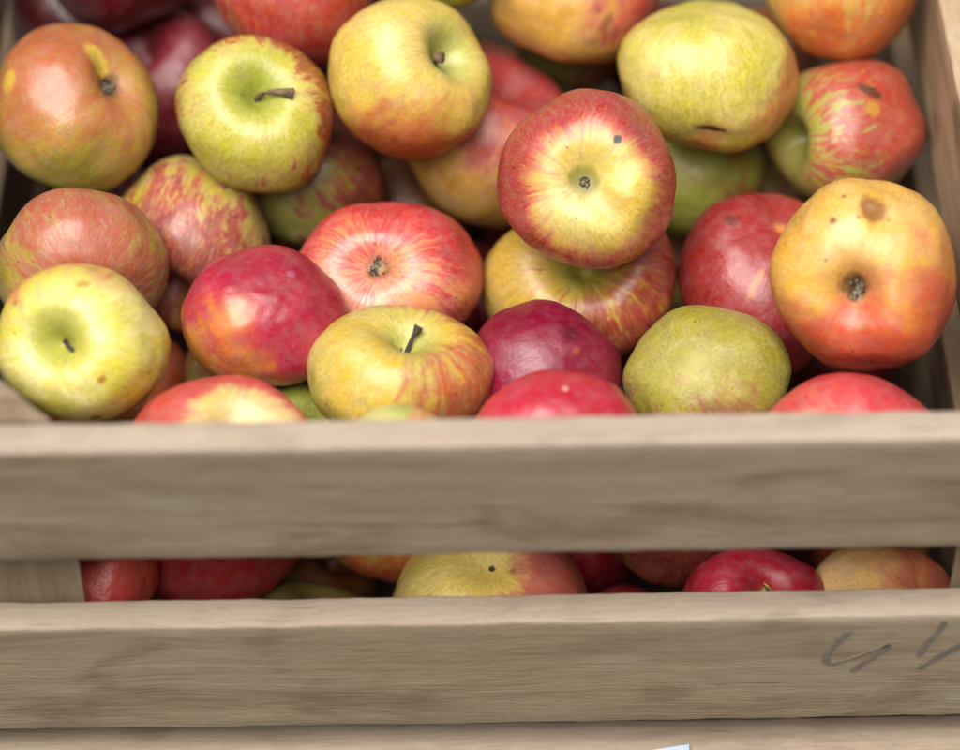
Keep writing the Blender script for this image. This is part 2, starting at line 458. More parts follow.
# pole: which end of the core shows and where it points, seen from the front (right, up, toward); dir: the blushed side, same frame
# spots: (right, up, radius, colour, strength, edge[, stretch right, stretch up, stretch])   dents: (right, up, radius, depth)
SPEC = {
 'A1': dict(label='large orange blushed apple with dark eye at its upper right, left of the stemmed one', pole=('C', .60, .40), part='calyx',
    ground=(.52, .40, .075), blush=(.45, .20, .075), deep=(.42, .12, .07), dir=(-.05, .7, .5), amount=0.42, streak=0.55, soft=0.42, calyx_brown=.7, bloom=0.1,
    spots=[(.36, .72, .20, (.66, .52, .12), .9, .5, .6, -.6, 1.5), (-.78, .35, .20, (.62, .48, .10), .7, .6), (-.42, .06, .05, (.30, .24, .22), .6, .6)], dents=[(.40, .68, .30, .05), (.62, .12, .28, .035)]),
 'A2': dict(label='yellow green apple with short brown stem lying sideways in its hollow, brownish rim', pole=('S', .06, .40), part='stem', stem=(.80, .12, .62, .58, .040),
    ground=(.56, .49, .12), ground2=(.47, .44, .07), blush=(.40, .10, .035), dir=(.35, .35, -.85), amount=0.62, streak=.95, stem_clear=.35, stem_green=.75, russet=.4, wrinkle=.5,
    spots=[(-.22, .36, .05, DKB, .35, .9)], lump=.7),
 'A3': dict(label='yellow apple with orange underside and a brown stub in its green hollow', pole=('S', .66, .42), part='stem', stem=(.3, .25, 1, .42, .040),
    ground=(.63, .49, .13), ground2=(.60, .47, .11), blush=(.52, .16, .035), dir=(-.1, -.95, .15), amount=0.25, streak=.35, soft=.3, stem_green=.85, hollow=(.42, .45, .14), russet=.3, stem_hole=1.25,
    spots=[(-.2, -.75, .12, (.22, .11, .03), .5, .8)]),
 'A4': dict(label='apple with yellow face, brown eye and red rim, black wound near its rim', pole=('C', -.03, -.05), part='calyx_small',
    ground=(.66, .58, .16), ground2=(.62, .46, .10), blush=(.50, .045, .08), deep=(.36, .012, .055), dir=(-.35, .75, 0), amount=1.16, streak=0.8, calyx_clear=1.12, clear_at=0.42, soft=0.6, calyx_brown=.9, dots=.7, dotscale=14, wrinkle=.5,
    spots=[(.36, .44, .065, (.10, .085, .10), .95, .35), (-.02, .0, .46, (.47, .47, .12), .55, .95), (.30, -.35, .24, (.50, .34, .11), .45, .6)], dents=[(.24, -.36, .32, .075), (-.15, .3, .22, .02), (.42, .1, .25, .03)], calyx_hole=.75),
 'A5': dict(label='wide wrinkled yellow green apple with a brown slit scar near its bottom edge', pole=('S', -.05, .96),
    ground=(.60, .51, .13), ground2=(.52, .46, .085), blush=(.55, .22, .04), dir=(.35, -.45, -.75), amount=.38, streak=.35, soft=.25, russet=.4, wrinkle=0.5, stem_hole=.7,
    spots=[(.03, -.64, .085, (.24, .13, .04), .8, .7, 1, -.2, 3.6), (.03, -.65, .050, (.06, .03, .012), .95, .5, 1, -.2, 5), (-.55, .05, .10, (.50, .33, .10), .45, .8), (.1, .55, .05, TAN, .5, .9, 1, -.6, 3)], dents=[(.03, -.72, .30, .055), (.5, -.3, .3, .02)], dome=0.75),
 'A6': dict(label='red striped apple with green hollow turned left, against the right side of the crate', pole=('S', -.80, -.14),
    ground=(.46, .39, .085), blush=(.44, .075, .065), deep=(.40, .03, .04), dir=(.92, .3, .2), amount=0.47, streak=1.25, stem_green=.6, hollow=(.28, .28, .08), russet=.45, bloom=0.14, soft=.2, stem_hole=1.2, lobes=1.5,
    spots=[(.32, .50, .09, (.10, .05, .015), .8, .5, 1, -.4, 2.6), (.36, .28, .12, (.50, .33, .06), .7, .5)], freq=9.0),
 'A7': dict(label='big orange apple with a round brown bruise above its dark eye, at the right', pole=('C', -.13, -.20), part='calyx',
    ground=(.68, .47, .13), ground2=(.66, .41, .10), blush=(.54, .13, .055), deep=(.40, .018, .035), dir=(.15, -.95, .05), amount=0.5, streak=0.28, soft=.32, calyx_brown=.95, calyx_clear=.15, russet=.12,
    spots=[(.12, .70, .21, (.33, .17, .06), .95, .55), (.08, .72, .09, (.42, .28, .16), .6, .8), (-.30, .56, .055, (.22, .12, .05), .85, .6), (-.18, .78, .04, BRN, .7, .7), (-.04, .60, .03, BRN, .7, .7), (.28, .60, .035, BRN, .7, .7), (-.02, -.62, .07, (.36, .24, .05), .6, .7)],
    dents=[(-.13, -.2, .5, .05), (.12, .70, .25, .02)], calyx_hole=1.1),
 'A8': dict(label='large pinkish red streaked apple with dark eye in the middle, below the dark gap', pole=('C', -.13, .24), part='calyx',
    ground=(.72, .40, .21), ground2=(.66, .33, .12), blush=(.56, .085, .085), deep=(.47, .028, .055), dir=(.1, .5, -.5), amount=.98, streak=1.05, calyx_clear=0.3, clear_at=.2, calyx_brown=.55, soft=.35, bloom=.10,
    spots=[(-.13, .64, .022, DKB, .95, .4), (-.13, .24, .17, (.52, .42, .25), .5, .7)]),
 'A9': dict(label='shiny crimson apple with an orange patch at lower left, behind the boards at left', pole=('C', .18, .36), flat=.92, calyx_hole=.25,
    ground=(.62, .30, .06), ground2=(.60, .34, .07), blush=(.44, .005, .09), deep=(.32, .003, .07), dir=(.6, .65, .15), amount=0.8, streak=0.15, soft=0.34, rough=.32, bloom=.06, wrinkle=.22,
    spots=[(.18, .36, .06, (.30, .13, .07), .75, .5), (-.42, .02, .44, (.62, .29, .09), .85, .95), (.40, .62, .10, (.45, .30, .40), .35, .8)], dome=0.7),
 'A10': dict(label='yellow apple with orange red streaks and an upright dark stem, just behind the front board', pole=('S', .20, .74), part='stem_dark', stem=(.4, .85, .3, .36, .032),
    ground=(.51, .46, .115), ground2=(.58, .42, .08), blush=(.48, .155, .065), deep=(.46, .09, .04), dir=(.55, -.45, -.35), amount=0.52, streak=1.0, stem_green=.75, hollow=(.42, .44, .14), soft=.3, wrinkle=.3, flat=0.88,
    spots=[(.02, .76, .07, (.06, .05, .04), .85, .6)], dents=[(.02, .78, .16, .05)]),
 'A11': dict(label='pale yellow apple with stem in a wide hollow, at the front left corner post', pole=('S', -.40, .05), part='stem_dark', stem=(.5, -.5, .7, .34, .034),
    ground=(.70, .63, .21), ground2=(.60, .54, .10), blush=(.60, .33, .10), dir=(-.4, .8, -.4), amount=.22, streak=.4, stem_green=.7, hollow=(.36, .38, .08), russet=.1, stem_hole=.95, wrinkle=.25,
    spots=[(.22, -.44, .065, (.36, .19, .04), .8, .7, .5, .8, 1.7), (.15, -.92, .10, DKB, .9, .5), (-.0, .70, .08, (.50, .33, .10), .8, .7, 1, .1, 1.6), (.30, .05, .04, BRN, .4, .8), (-.78, .48, .05, BRN, .6, .7), (.75, -.35, .035, BRN, .5, .8)]),
 'A12': dict(label='dull red striped green apple behind the pale yellow one, at the left edge', pole=('S', .15, -.55),
    ground=(.50, .42, .13), ground2=(.42, .34, .08), blush=(.44, .18, .10), deep=(.42, .09, .07), dir=(.1, .45, .75), amount=0.34, streak=1.15, soft=.30, bloom=0.1, russet=.2, freq=8.5, dome=0.6),
 'A13': dict(label='green apple with radiating red stripes, between the dull striped and the crimson apple', pole=('S', -.30, -.72),
    ground=(.56, .49, .15), ground2=(.42, .36, .07), blush=(.42, .085, .075), dir=(-.35, -.35, .6), amount=0.42, streak=1.45, soft=0.26, freq=8.5, russet=.3),
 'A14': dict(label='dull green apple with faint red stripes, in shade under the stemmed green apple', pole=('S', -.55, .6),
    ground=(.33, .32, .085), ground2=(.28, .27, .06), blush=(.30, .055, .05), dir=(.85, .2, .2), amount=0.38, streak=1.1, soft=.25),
 'A15': dict(label='orange apple with red upper side, tucked under the yellow apple with the stub', pole=('S', .35, .78),
    ground=(.60, .40, .11), ground2=(.54, .30, .055), blush=(.44, .045, .07), dir=(.62, .68, .15), amount=0.44, streak=.55, soft=.22, bloom=.14, wrinkle=.45, dome=0.3),
 'A16': dict(label='large yellow apple with red stripes directly beneath the yellow faced apple', pole=('S', .10, .30), stem_hole=1.0,
    ground=(.54, .39, .09), ground2=(.52, .37, .06), blush=(.42, .095, .065), deep=(.30, .03, .045), dir=(.75, -.1, .0), amount=0.46, streak=1.35, freq=5.5, soft=.22, stem_green=.6, russet=.35, lobes=1.4, bloom=.10),
 'A17': dict(label='dark purple red apple with pale dots, just right of the dark stem', pole=('C', .55, .35), calyx_hole=.2,
    ground=(.40, .06, .06), blush=(.40, .006, .075), deep=(.24, .005, .05), dir=(.6, .5, .2), amount=1.25, streak=.4, dots=.65, dotscale=9, dotcol=(.55, .22, .16), specks=.2, rough=.38, bloom=0.04,
    spots=[(.42, .55, .26, (.10, .02, .03), .6, .9), (.5, .28, .10, (.50, .16, .08), .5, .8)], dome=0.8),
 'A18': dict(label='crimson apple with orange left cheek rising behind the front board, right of centre', pole=('S', .2, -.4),
    ground=(.66, .26, .09), blush=(.56, .02, .09), deep=(.42, .008, .065), dir=(.65, .35, .3), amount=.86, streak=.35, soft=.3, dots=.6, dotscale=7, rough=.34,
    spots=[(.12, .72, .05, (.66, .45, .40), .8, .5)], dome=0.7),
 'A19': dict(label='olive green speckled apple with a pale scuff, right of the purple apple', pole=('C', -.25, .20), flat=.95, calyx_hole=.15,
    ground=(.40, .355, .075), ground2=(.38, .34, .06), blush=(.34, .17, .07), dir=(0, -.9, .1), amount=0.28, streak=.6, soft=.25, dots=.25, dotcol=(.16, .11, .03), dotscale=9, specks=1.0, russet=.4, wrinkle=.8,
    spots=[(-.20, .16, .34, (.55, .50, .22), .7, .8), (-.38, .02, .14, (.46, .33, .15), .6, .7), (.25, -.08, .26, (.50, .40, .16), .5, .9)], dome=0.8),
 'A20': dict(label='red apple with a thin orange streak, half hidden behind the bruised orange apple', pole=('S', .35, .70),
    ground=(.62, .30, .09), blush=(.42, .018, .055), deep=(.30, .007, .04), dir=(-.5, .3, .3), amount=1.0, streak=.75, soft=.25, bloom=0.14, russet=.2,
    spots=[(-.32, .72, .12, (.10, .05, .03), .6, .8), (-.05, .02, .07, (.58, .25, .07), .75, .7, .45, .9, 6), (.30, .75, .16, (.66, .36, .12), .7, .8)], stem_hole=0.25, dome=0.6),
 'A21': dict(label='pinkish red apple rising behind the front board at the right end', pole=('S', .0, .2), stem_hole=.2,
    ground=(.70, .37, .17), blush=(.54, .06, .075), deep=(.46, .02, .06), dir=(.25, .8, -.4), amount=.66, streak=.6, soft=.35, rough=.42, dome=0.8),
 'A22': dict(label='red and cream apple with greenish eye behind the front board, below the crimson one', pole=('C', .20, .42), calyx_hole=.8,
    ground=(.72, .52, .20), blush=(.56, .09, .095), deep=(.50, .03, .06), dir=(-.4, .7, .0), amount=.90, streak=.7, calyx_clear=.85, soft=.32,
    spots=[(.22, .42, .14, (.48, .46, .10), .7, .8)]),
 'A23': dict(label='small green apple showing as a sliver left of the yellow apple with dark stem', pole=('S', .3, .5), ground=(.46, .44, .075), blush=(.5, .2, .05), dir=(.5, -.5, 0), amount=.2),
 'A24': dict(label='pale green apple just showing its top behind the front board, below the dark stem', pole=('S', .3, .4), ground=(.58, .54, .17), blush=(.6, .33, .12), dir=(.7, .2, 0), amount=.3, stem_hole=.3, dome=0.6),
 'A25': dict(label='orange apple showing as a sliver between pale yellow apple and crimson apple', pole=('S', .3, .5), ground=(.56, .36, .07), blush=(.5, .14, .05), dir=(.5, .5, 0), amount=.5),
 'A26': dict(label='red striped yellow apple cut off by the top edge of the photo', pole=('S', .05, .85),
    ground=(.58, .38, .09), blush=(.45, .055, .05), deep=(.38, .02, .045), dir=(.45, -.35, .6), amount=0.66, streak=1.3, soft=.25, freq=6.5),
 'A27': dict(label='orange yellow apple with pink right end at the top edge, upper middle', pole=('S', .2, .9),
    ground=(.60, .40, .10), ground2=(.58, .35, .075), blush=(.46, .09, .08), dir=(.95, .25, -.1), amount=.36, streak=.4, soft=.25, bloom=.12,
    spots=[(.40, -.34, .10, (.22, .11, .03), .7, .8, .4, 1, 2.2), (.3, -.2, .06, BRN, .5, .8)], dome=0.5),
 'A28': dict(label='orange apple in the top right corner beside the side board', pole=('S', .1, .9),
    ground=(.70, .48, .12), blush=(.60, .20, .04), deep=(.52, .11, .035), dir=(.3, -.5, .3), amount=0.3, streak=.7, soft=.35, dome=0.5),
 'A29': dict(label='green yellow apple of which only a thin slice shows at the top edge', pole=('S', 0, .9), ground=(.50, .50, .06), blush=(.5, .3, .05), dir=(.6, 0, 0), amount=.15),
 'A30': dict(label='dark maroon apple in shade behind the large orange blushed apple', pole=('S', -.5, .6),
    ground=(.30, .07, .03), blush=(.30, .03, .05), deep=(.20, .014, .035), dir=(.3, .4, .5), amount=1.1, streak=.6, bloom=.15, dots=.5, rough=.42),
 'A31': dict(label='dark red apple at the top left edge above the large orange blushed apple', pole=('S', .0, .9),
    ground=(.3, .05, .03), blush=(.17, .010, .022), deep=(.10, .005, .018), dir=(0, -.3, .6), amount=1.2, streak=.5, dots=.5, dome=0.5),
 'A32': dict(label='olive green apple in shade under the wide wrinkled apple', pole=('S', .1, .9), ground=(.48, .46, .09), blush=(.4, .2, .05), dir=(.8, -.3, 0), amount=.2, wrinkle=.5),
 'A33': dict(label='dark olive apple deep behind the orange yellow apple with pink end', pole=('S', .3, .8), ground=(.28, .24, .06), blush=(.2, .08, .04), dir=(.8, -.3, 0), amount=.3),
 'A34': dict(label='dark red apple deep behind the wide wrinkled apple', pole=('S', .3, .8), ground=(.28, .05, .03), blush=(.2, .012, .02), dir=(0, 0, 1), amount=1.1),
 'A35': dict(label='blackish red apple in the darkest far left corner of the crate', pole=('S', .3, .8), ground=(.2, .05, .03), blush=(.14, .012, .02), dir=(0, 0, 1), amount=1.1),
 'G1': dict(label='coral red apple in the slot between the front boards, beside the left corner post', pole=('S', .2, .9),
    ground=(.78, .45, .14), blush=(.78, .12, .12), deep=(.46, .025, .05), dir=(.55, .4, .4), amount=.82, streak=.5, soft=.3, dome=0.7),
 'G2': dict(label='dark red apple in the slot between the front boards, second from the left post', pole=('S', .2, .9), ground=(.5, .2, .06), blush=(.54, .045, .06), dir=(0, .2, .8), amount=1.0, streak=.7, dome=0.7),
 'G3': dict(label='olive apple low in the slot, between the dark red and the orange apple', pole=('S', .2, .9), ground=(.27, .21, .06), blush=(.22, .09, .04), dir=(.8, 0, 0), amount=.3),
 'G4': dict(label='orange yellow apple in the slot, left of the pale yellow one with pit', pole=('S', .2, .9), ground=(.78, .54, .12), blush=(.54, .10, .05), dir=(.1, -.9, .2), amount=0.24, soft=.3, dome=0.7),
 'G5': dict(label='pale yellow apple with dark brown pit and pink right cheek, mid slot', pole=('C', .03, .56), calyx_hole=.6,
    ground=(.86, .72, .22), ground2=(.82, .66, .19), blush=(.62, .16, .12), dir=(.95, .1, .0), amount=0.34, streak=.4, soft=.22,
    spots=[(.04, .56, .07, (.05, .03, .02), .95, .5), (.32, .46, .07, (.42, .26, .06), .7, .7)]),
 'G6': dict(label='dark red apple in the slot, behind the right cheek of the pale yellow one', pole=('S', .2, .9), ground=(.4, .05, .04), blush=(.36, .012, .03), dir=(0, 0, 1), amount=1.2, dome=0.7),
 'G7': dict(label='red apple low in the slot, showing only a thin crescent at the board', pole=('S', .2, -.3), stem_hole=.2, ground=(.6, .2, .08), blush=(.46, .03, .04), dir=(0, 0, 1), amount=1.0, dome=0.7),
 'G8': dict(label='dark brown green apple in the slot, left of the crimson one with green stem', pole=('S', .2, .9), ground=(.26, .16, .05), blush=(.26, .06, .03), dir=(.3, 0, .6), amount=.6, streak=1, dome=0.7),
 'G9': dict(label='bright crimson apple with a short green stem in the slot between the front boards', pole=('S', .28, .42), part='stem_green', stem=(.5, .6, .4, .17, .05),
    ground=(.62, .22, .10), blush=(.54, .015, .095), deep=(.40, .008, .06), dir=(-.2, .5, .3), amount=.98, streak=.5, soft=.25, rough=.33, bloom=.12),
 'G10': dict(label='peach coloured apple at the right end of the slot between the front boards', pole=('S', .55, .1), stem_hole=.2,
    ground=(.84, .62, .24), ground2=(.80, .56, .20), blush=(.62, .20, .09), dir=(.8, .1, .2), amount=0.3, streak=.4, soft=.35, dots=.3, dome=0.7),
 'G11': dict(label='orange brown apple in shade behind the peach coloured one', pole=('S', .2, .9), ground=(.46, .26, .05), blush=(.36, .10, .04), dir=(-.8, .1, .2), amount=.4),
}
DEEP = [  # the apples of the lower layers that show in the gaps
    ((-0.0843, 0.1233, -0.2499, 0.0304, 0.0304), 0, 'shaded green apple at the back of the slot, above the olive one'),
    ((-0.1440, 0.2274, -0.2015, 0.0319, 0.0319), 1, 'shaded red apple glimpsed between the radiating striped apple and the crimson one'),
    ((0.1118, 0.2966, -0.1927, 0.0300, 0.0300), 0, 'shaded olive apple glimpsed under the olive green apple, left of the red one'),
    ((-0.0035, 0.2688, -0.1845, 0.0301, 0.0301), 1, 'dark red apple in the dark gap below the orange apple with red upper side'),
    ((0.0241, 0.3386, -0.1842, 0.0309, 0.0309), 1, 'dark red apple deepest in the dark gap left of the yellow faced apple'),
    ((0.0612, 0.1761, -0.1791, 0.0305, 0.0305), 1, 'shaded red apple glimpsed between purple apple and olive speckled apple'),
    ((0.1871, 0.2152, -0.1722, 0.0309, 0.0309), 1, 'dark red apple in shade right under the bruised orange apple'),
    ((-0.0341, 0.3123, -0.1578, 0.0310, 0.0310), 0, 'dark green apple in the dark gap under the yellow apple with the stub'),
    ((0.0037, 0.3926, -0.1567, 0.0326, 0.0326), 2, 'dark orange apple in the shade between the two top edge yellow apples'),
    ((-0.0309, 0.2176, -0.1541, 0.0318, 0.0318), 1, 'dark red apple glimpsed between the pinkish streaked apple and the large yellow one'),
    ((0.1542, 0.3237, -0.1540, 0.0342, 0.0342), 0, 'shaded green apple glimpsed under the wide wrinkled apple, near the striped red one'),
    ((-0.1893, 0.3071, -0.1460, 0.0301, 0.0301), 1, 'dark red apple glimpsed right under the large orange blushed apple at left'),
    ((-0.1380, 0.3900, -0.1000, 0.0340, 0.0340), 1, 'dark red apple glimpsed at the top edge, left of the red striped one'),
    ((-0.1137, 0.1592, -0.1271, 0.0308, 0.0308), 0, 'shaded green apple glimpsed left of the crimson apple with orange patch'),
    ((0.1511, 0.3368, -0.0871, 0.0318, 0.0318), 0, 'dark olive apple glimpsed between wide wrinkled apple and the top right orange one'),
]

GROUP = 'apples heaped in the wooden crate'

def build_apple(key, place, sp, seed):
    px, py, pz, rx, ry = place
    P = Vector((px, py, pz + Z0))
    t = (CAM - P).normalized()
    r = (Vector((1, 0, 0)) - t * t.x).normalized()
    u = t.cross(r)
    def wdir(a, b, front=True):
        c = max(0.0, 1 - a * a - b * b)
        return (r * a + u * b + t * math.sqrt(c)).normalized()
    kind, ox, oy = sp['pole']
    a = wdir(ox, oy)
    zax = a if kind == 'S' else -a
    rnd = random.Random(seed * 91 + 5)
    ref = Vector((rnd.uniform(-1, 1), rnd.uniform(-1, 1), rnd.uniform(-1, 1)))
    xax = (ref - zax * ref.dot(zax)).normalized()
    yax = zax.cross(xax)
    M = Matrix((xax, yax, zax)).transposed()          # local -> world
    Mi = M.transposed()
    R = math.sqrt(rx * ry)
    dents = [(Mi @ wdir(q[0], q[1]), q[2], q[3]) for q in sp.get('dents', ())]
    vs, fs = apple_shape(seed, sp.get('flat', .94), sp.get('lobes', 1.0), sp.get('lump', 1.0), sp.get('taper', .10), dents,
                         sp.get('stem_hole', 1.0), sp.get('calyx_hole', .9), sp.get('dome', 0.0))
    # true size of this apple: its width and height as it lies
    W = [M @ v for v in vs]
    dr = [w.dot(r) for w in W]; du = [w.dot(u) for w in W]
    sx = 2 * rx / R / (max(dr) - min(dr)); sy = 2 * ry / R / (max(du) - min(du))
    cx = (max(dr) + min(dr)) / 2; cy = (max(du) + min(du)) / 2
    st = math.sqrt(sx * sy)
    def fit(w):
        return r * ((w.dot(r) - cx) * sx) + u * ((w.dot(u) - cy) * sy) + t * (w.dot(t) * st)
    vs = [Mi @ fit(w) for w in W]
    # marks
    spots = []
    for q in sp.get('spots', ()):
        d = Mi @ wdir(q[0], q[1])
        ax = None; stv = 1
        if len(q) > 6:
            ax = Mi @ (r * q[6] + u * q[7])
            ax = (ax - d * ax.dot(d)).normalized(); stv = q[8]
        spots.append((d, q[2], q[3], q[4], q[5], ax, stv))
    c = dict(sp)
    dv = Vector(sp['dir']).normalized()
    c['dir'] = tuple(Mi @ (r * dv.x + u * dv.y + t * dv.z))
    mat = skin('apple_skin', c, spots, (seed * .37) % 9)
    o = mesh_obj('apple', vs, fs, mat)
    o.matrix_world = Matrix.LocRotScale(P, M.to_quaternion(), (R, R, R))
    o['label'] = sp['label']; o['category'] = 'apple'; o['group'] = GROUP
    part = sp.get('part')
    if part and part.startswith('stem'):
        b = min(vs, key=lambda v: (v.x ** 2 + v.y ** 2) + (0 if v.z > 0 else 9))
        s = sp['stem']
        d = Mi @ (r * s[0] + u * s[1] + t * s[2])
        m = {'stem': STEM_MAT, 'stem_dark': STEM_MAT_DARK, 'stem_green': STEM_GREEN}[part]
        make_stem(o, Vector(b) - Vector((0, 0, .02)), d, s[3], s[4], m)
    elif part:
        b = min(vs, key=lambda v: (v.x ** 2 + v.y ** 2) + (0 if v.z < 0 else 9))
        make_calyx(o, Vector(b) - Vector((0, 0, .008)), seed, .13 if part == 'calyx' else .08)
    return o

STEM_GREEN = plain('green_stem', (.38, .36, .10), .6, .3, 8)
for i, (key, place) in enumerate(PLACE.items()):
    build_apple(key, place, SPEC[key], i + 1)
for i, (place, ck, label) in enumerate(DEEP):
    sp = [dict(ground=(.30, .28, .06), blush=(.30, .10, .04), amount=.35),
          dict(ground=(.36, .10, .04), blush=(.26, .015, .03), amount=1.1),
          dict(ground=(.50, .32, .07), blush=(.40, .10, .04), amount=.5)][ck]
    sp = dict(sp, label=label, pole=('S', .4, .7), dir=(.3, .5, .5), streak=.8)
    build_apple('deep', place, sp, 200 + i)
# the layers underneath, hidden by the apples on top: copies of three of the shaded ones
BURIED = [
(0.0212, 0.3289, -0.2500, 0.0353),
    (-0.0767, 0.3588, -0.2500, 0.0308),
    (-0.1910, 0.3093, -0.2500, 0.0306),
    (-0.1656, 0.1461, -0.2500, 0.0323),
    (0.1304, 0.1107, -0.2500, 0.0322),
    (-0.0429, 0.1809, -0.2500, 0.0360),
    (0.0073, 0.2608, -0.2500, 0.0303),
    (-0.1785, 0.2486, -0.2500, 0.0324),
    (-0.1035, 0.2207, -0.2499, 0.0338),
    (0.0879, 0.1750, -0.2499, 0.0352),
    (0.0950, 0.3948, -0.2499, 0.0321),
    (0.1370, 0.2952, -0.2499, 0.0309),
    (-0.1884, 0.0611, -0.2499, 0.0318),
    (0.1860, 0.3939, -0.2498, 0.0344),
    (0.1889, 0.2127, -0.2497, 0.0313),
    (-0.0226, 0.0860, -0.2497, 0.0349),
    (-0.1040, 0.3018, -0.2497, 0.0342),
    (-0.1354, 0.3566, -0.2497, 0.0302),
    (0.1754, 0.1530, -0.2495, 0.0308),
    (0.0859, 0.2560, -0.2494, 0.0343),
    (-0.0123, 0.3936, -0.2493, 0.0316),
    (-0.1991, 0.3876, -0.2480, 0.0300),
    (-0.1197, 0.0680, -0.2480, 0.0314),
    (0.0225, 0.1606, -0.2468, 0.0327),
    (0.1879, 0.3275, -0.2439, 0.0308),
    (-0.0377, 0.2979, -0.2343, 0.0301),
    (0.0848, 0.3349, -0.2309, 0.0328),
    (-0.2064, 0.1982, -0.2261, 0.0314),
    (0.1489, 0.2433, -0.2178, 0.0308),
    (0.0405, 0.3873, -0.2171, 0.0314),
    (-0.1145, 0.1650, -0.2157, 0.0322),
    (0.0358, 0.2191, -0.2154, 0.0319),
    (-0.0504, 0.2367, -0.2124, 0.0331),
    (0.1400, 0.3696, -0.2121, 0.0322),
    (0.0490, 0.2879, -0.2073, 0.0321),
    (-0.1491, 0.3058, -0.2049, 0.0312),
    (0.1394, 0.1788, -0.2032, 0.0339),
    (-0.1109, 0.3866, -0.2016, 0.0335),
    (-0.0346, 0.3562, -0.2013, 0.0321),
    (-0.2074, 0.3390, -0.1983, 0.0319),
    (0.1839, 0.2909, -0.1971, 0.0300),
    (-0.0128, 0.1666, -0.1939, 0.0319),
    (0.0917, 0.2272, -0.1930, 0.0303),
    (-0.1945, 0.2666, -0.1923, 0.0310),
    (-0.0841, 0.2892, -0.1892, 0.0318),
    (-0.1741, 0.3912, -0.1832, 0.0329),
    (0.1882, 0.3733, -0.1747, 0.0304),
    (-0.0894, 0.2069, -0.1693, 0.0312),
    (0.1476, 0.1262, -0.1661, 0.0304),
    (-0.1253, 0.3415, -0.1580, 0.0335),
    (-0.1394, 0.2684, -0.1562, 0.0305),
    (0.0486, 0.2541, -0.1527, 0.0340),
    (-0.0713, 0.3750, -0.1526, 0.0324),
    (-0.2005, 0.2235, -0.1479, 0.0310),
    (-0.2057, 0.1117, -0.1409, 0.0313),
    (0.0616, 0.3313, -0.1392, 0.0304),
    (-0.0078, 0.1444, -0.1384, 0.0306),
    (0.1861, 0.0955, -0.1283, 0.0310),
    (0.1830, 0.3811, -0.1152, 0.0315),
    (-0.0257, 0.3706, -0.1061, 0.0308),
    (-0.1771, 0.0684, -0.1000, 0.0308),
    (-0.0907, 0.3399, -0.0990, 0.0304),
    (-0.0722, 0.3942, -0.0731, 0.0334),
    (-0.2071, 0.1074, -0.2103, 0.0345),
]
src = [o for o in scene.objects if o.name.startswith('apple') and 'glimpsed' in o.get('label', '')][:6]
rb = random.Random(8)
for (x, y, z, r) in BURIED:
    o = rb.choice(src).copy()
    COL.objects.link(o)
    o.matrix_world = Matrix.LocRotScale(Vector((x, y, z + Z0)), Quaternion((rb.gauss(0, 1), rb.gauss(0, 1), rb.gauss(0, 1), rb.gauss(0, 1))).normalized(), (r * .97,) * 3)
    o['label'] = 'apple buried in the lower layers of the heap, covered by the apples above'

# ------------------------------------------------------------------ the crate
def loft_board(name, L, T, H, mat, parent, seed, wob=.0006, chip=.0012):
    """a sawn board: length along local X (centred), thickness along Y from 0, top at Z = 0"""
    off = Vector((seed * 13.7, seed * 5.1, seed * 9.3))
    prof = []
    rr = .0016
    for (cy, cz, a0) in ((T - rr, -rr, 0), (rr, -rr, 90), (rr, -H + rr, 180), (T - rr, -H + rr, 270)):
        for k in range(4):
            a = math.radians(a0 + k * 30)
            prof.append((cy + rr * math.cos(a), cz + rr * math.sin(a)))
    full = []
    n = len(prof)
    for i in range(n):
        p, q = prof[i], prof[(i + 1) % n]
        d = math.hypot(q[0] - p[0], q[1] - p[1])
        m = max(1, int(d / .006))
        for k in range(m):
            full.append((p[0] + (q[0] - p[0]) * k / m, p[1] + (q[1] - p[1]) * k / m))
    n = len(full)
    steps = max(8, int(L / .004))
    vs, fs = [], []
    for i in range(steps + 1):
        x = -L / 2 + L * i / steps
        warp = .0016 * noise.noise(Vector((x * 4, 0, 0)) + off)
        for (y, z) in full:
            p = Vector((x, y, z))
            edge = (1 if min(abs(z), abs(z + H)) < .003 else 0)
            ty = noise.noise(Vector((x * 60, y * 160, z * 160)) + off) * wob * .35
            tz = 0
            if edge:
                tz = (noise.noise(Vector((x * 45, y * 60, 0)) + off) * wob * 1.3 + noise.noise(Vector((x * 190, y * 150, 0)) + off) * wob * .7)
                c = noise.noise(Vector((x * 22, z * 10, 7)) + off)
                if c > .35 and min(y, T - y) < .003:
                    tz -= math.copysign(chip * (c - .35) * 3, z + H / 2)
            vs.append((x, y + ty, z + tz + warp))
    for i in range(steps):
        for j in range(n):
            fs.append((i * n + j, i * n + (j + 1) % n, (i + 1) * n + (j + 1) % n, (i + 1) * n + j))
    fs.append(tuple(range(n))[::-1]); fs.append(tuple(range(steps * n, steps * n + n)))
    o = mesh_obj(name, vs, fs, mat, parent)
    return o

crate = bpy.data.objects.new('wooden_crate', None)
link(crate); crate.location = (-.01, .225, 0)
crate.empty_display_size = .1
crate['label'] = 'weathered wooden crate with slatted front boards, filled with apples'
crate['category'] = 'crate'
bpy.context.view_layer.update()

XL, XR, YF, YB = -.246, .226, .016, .436
T = .016
BOARDS = ((0.0, .072), (-.119, .077), (-.2155, .080))
def place(o, loc, rz=0.0):
    o.location = Vector(loc) - crate.location
    o.rotation_euler = (0, 0, rz)
    return o

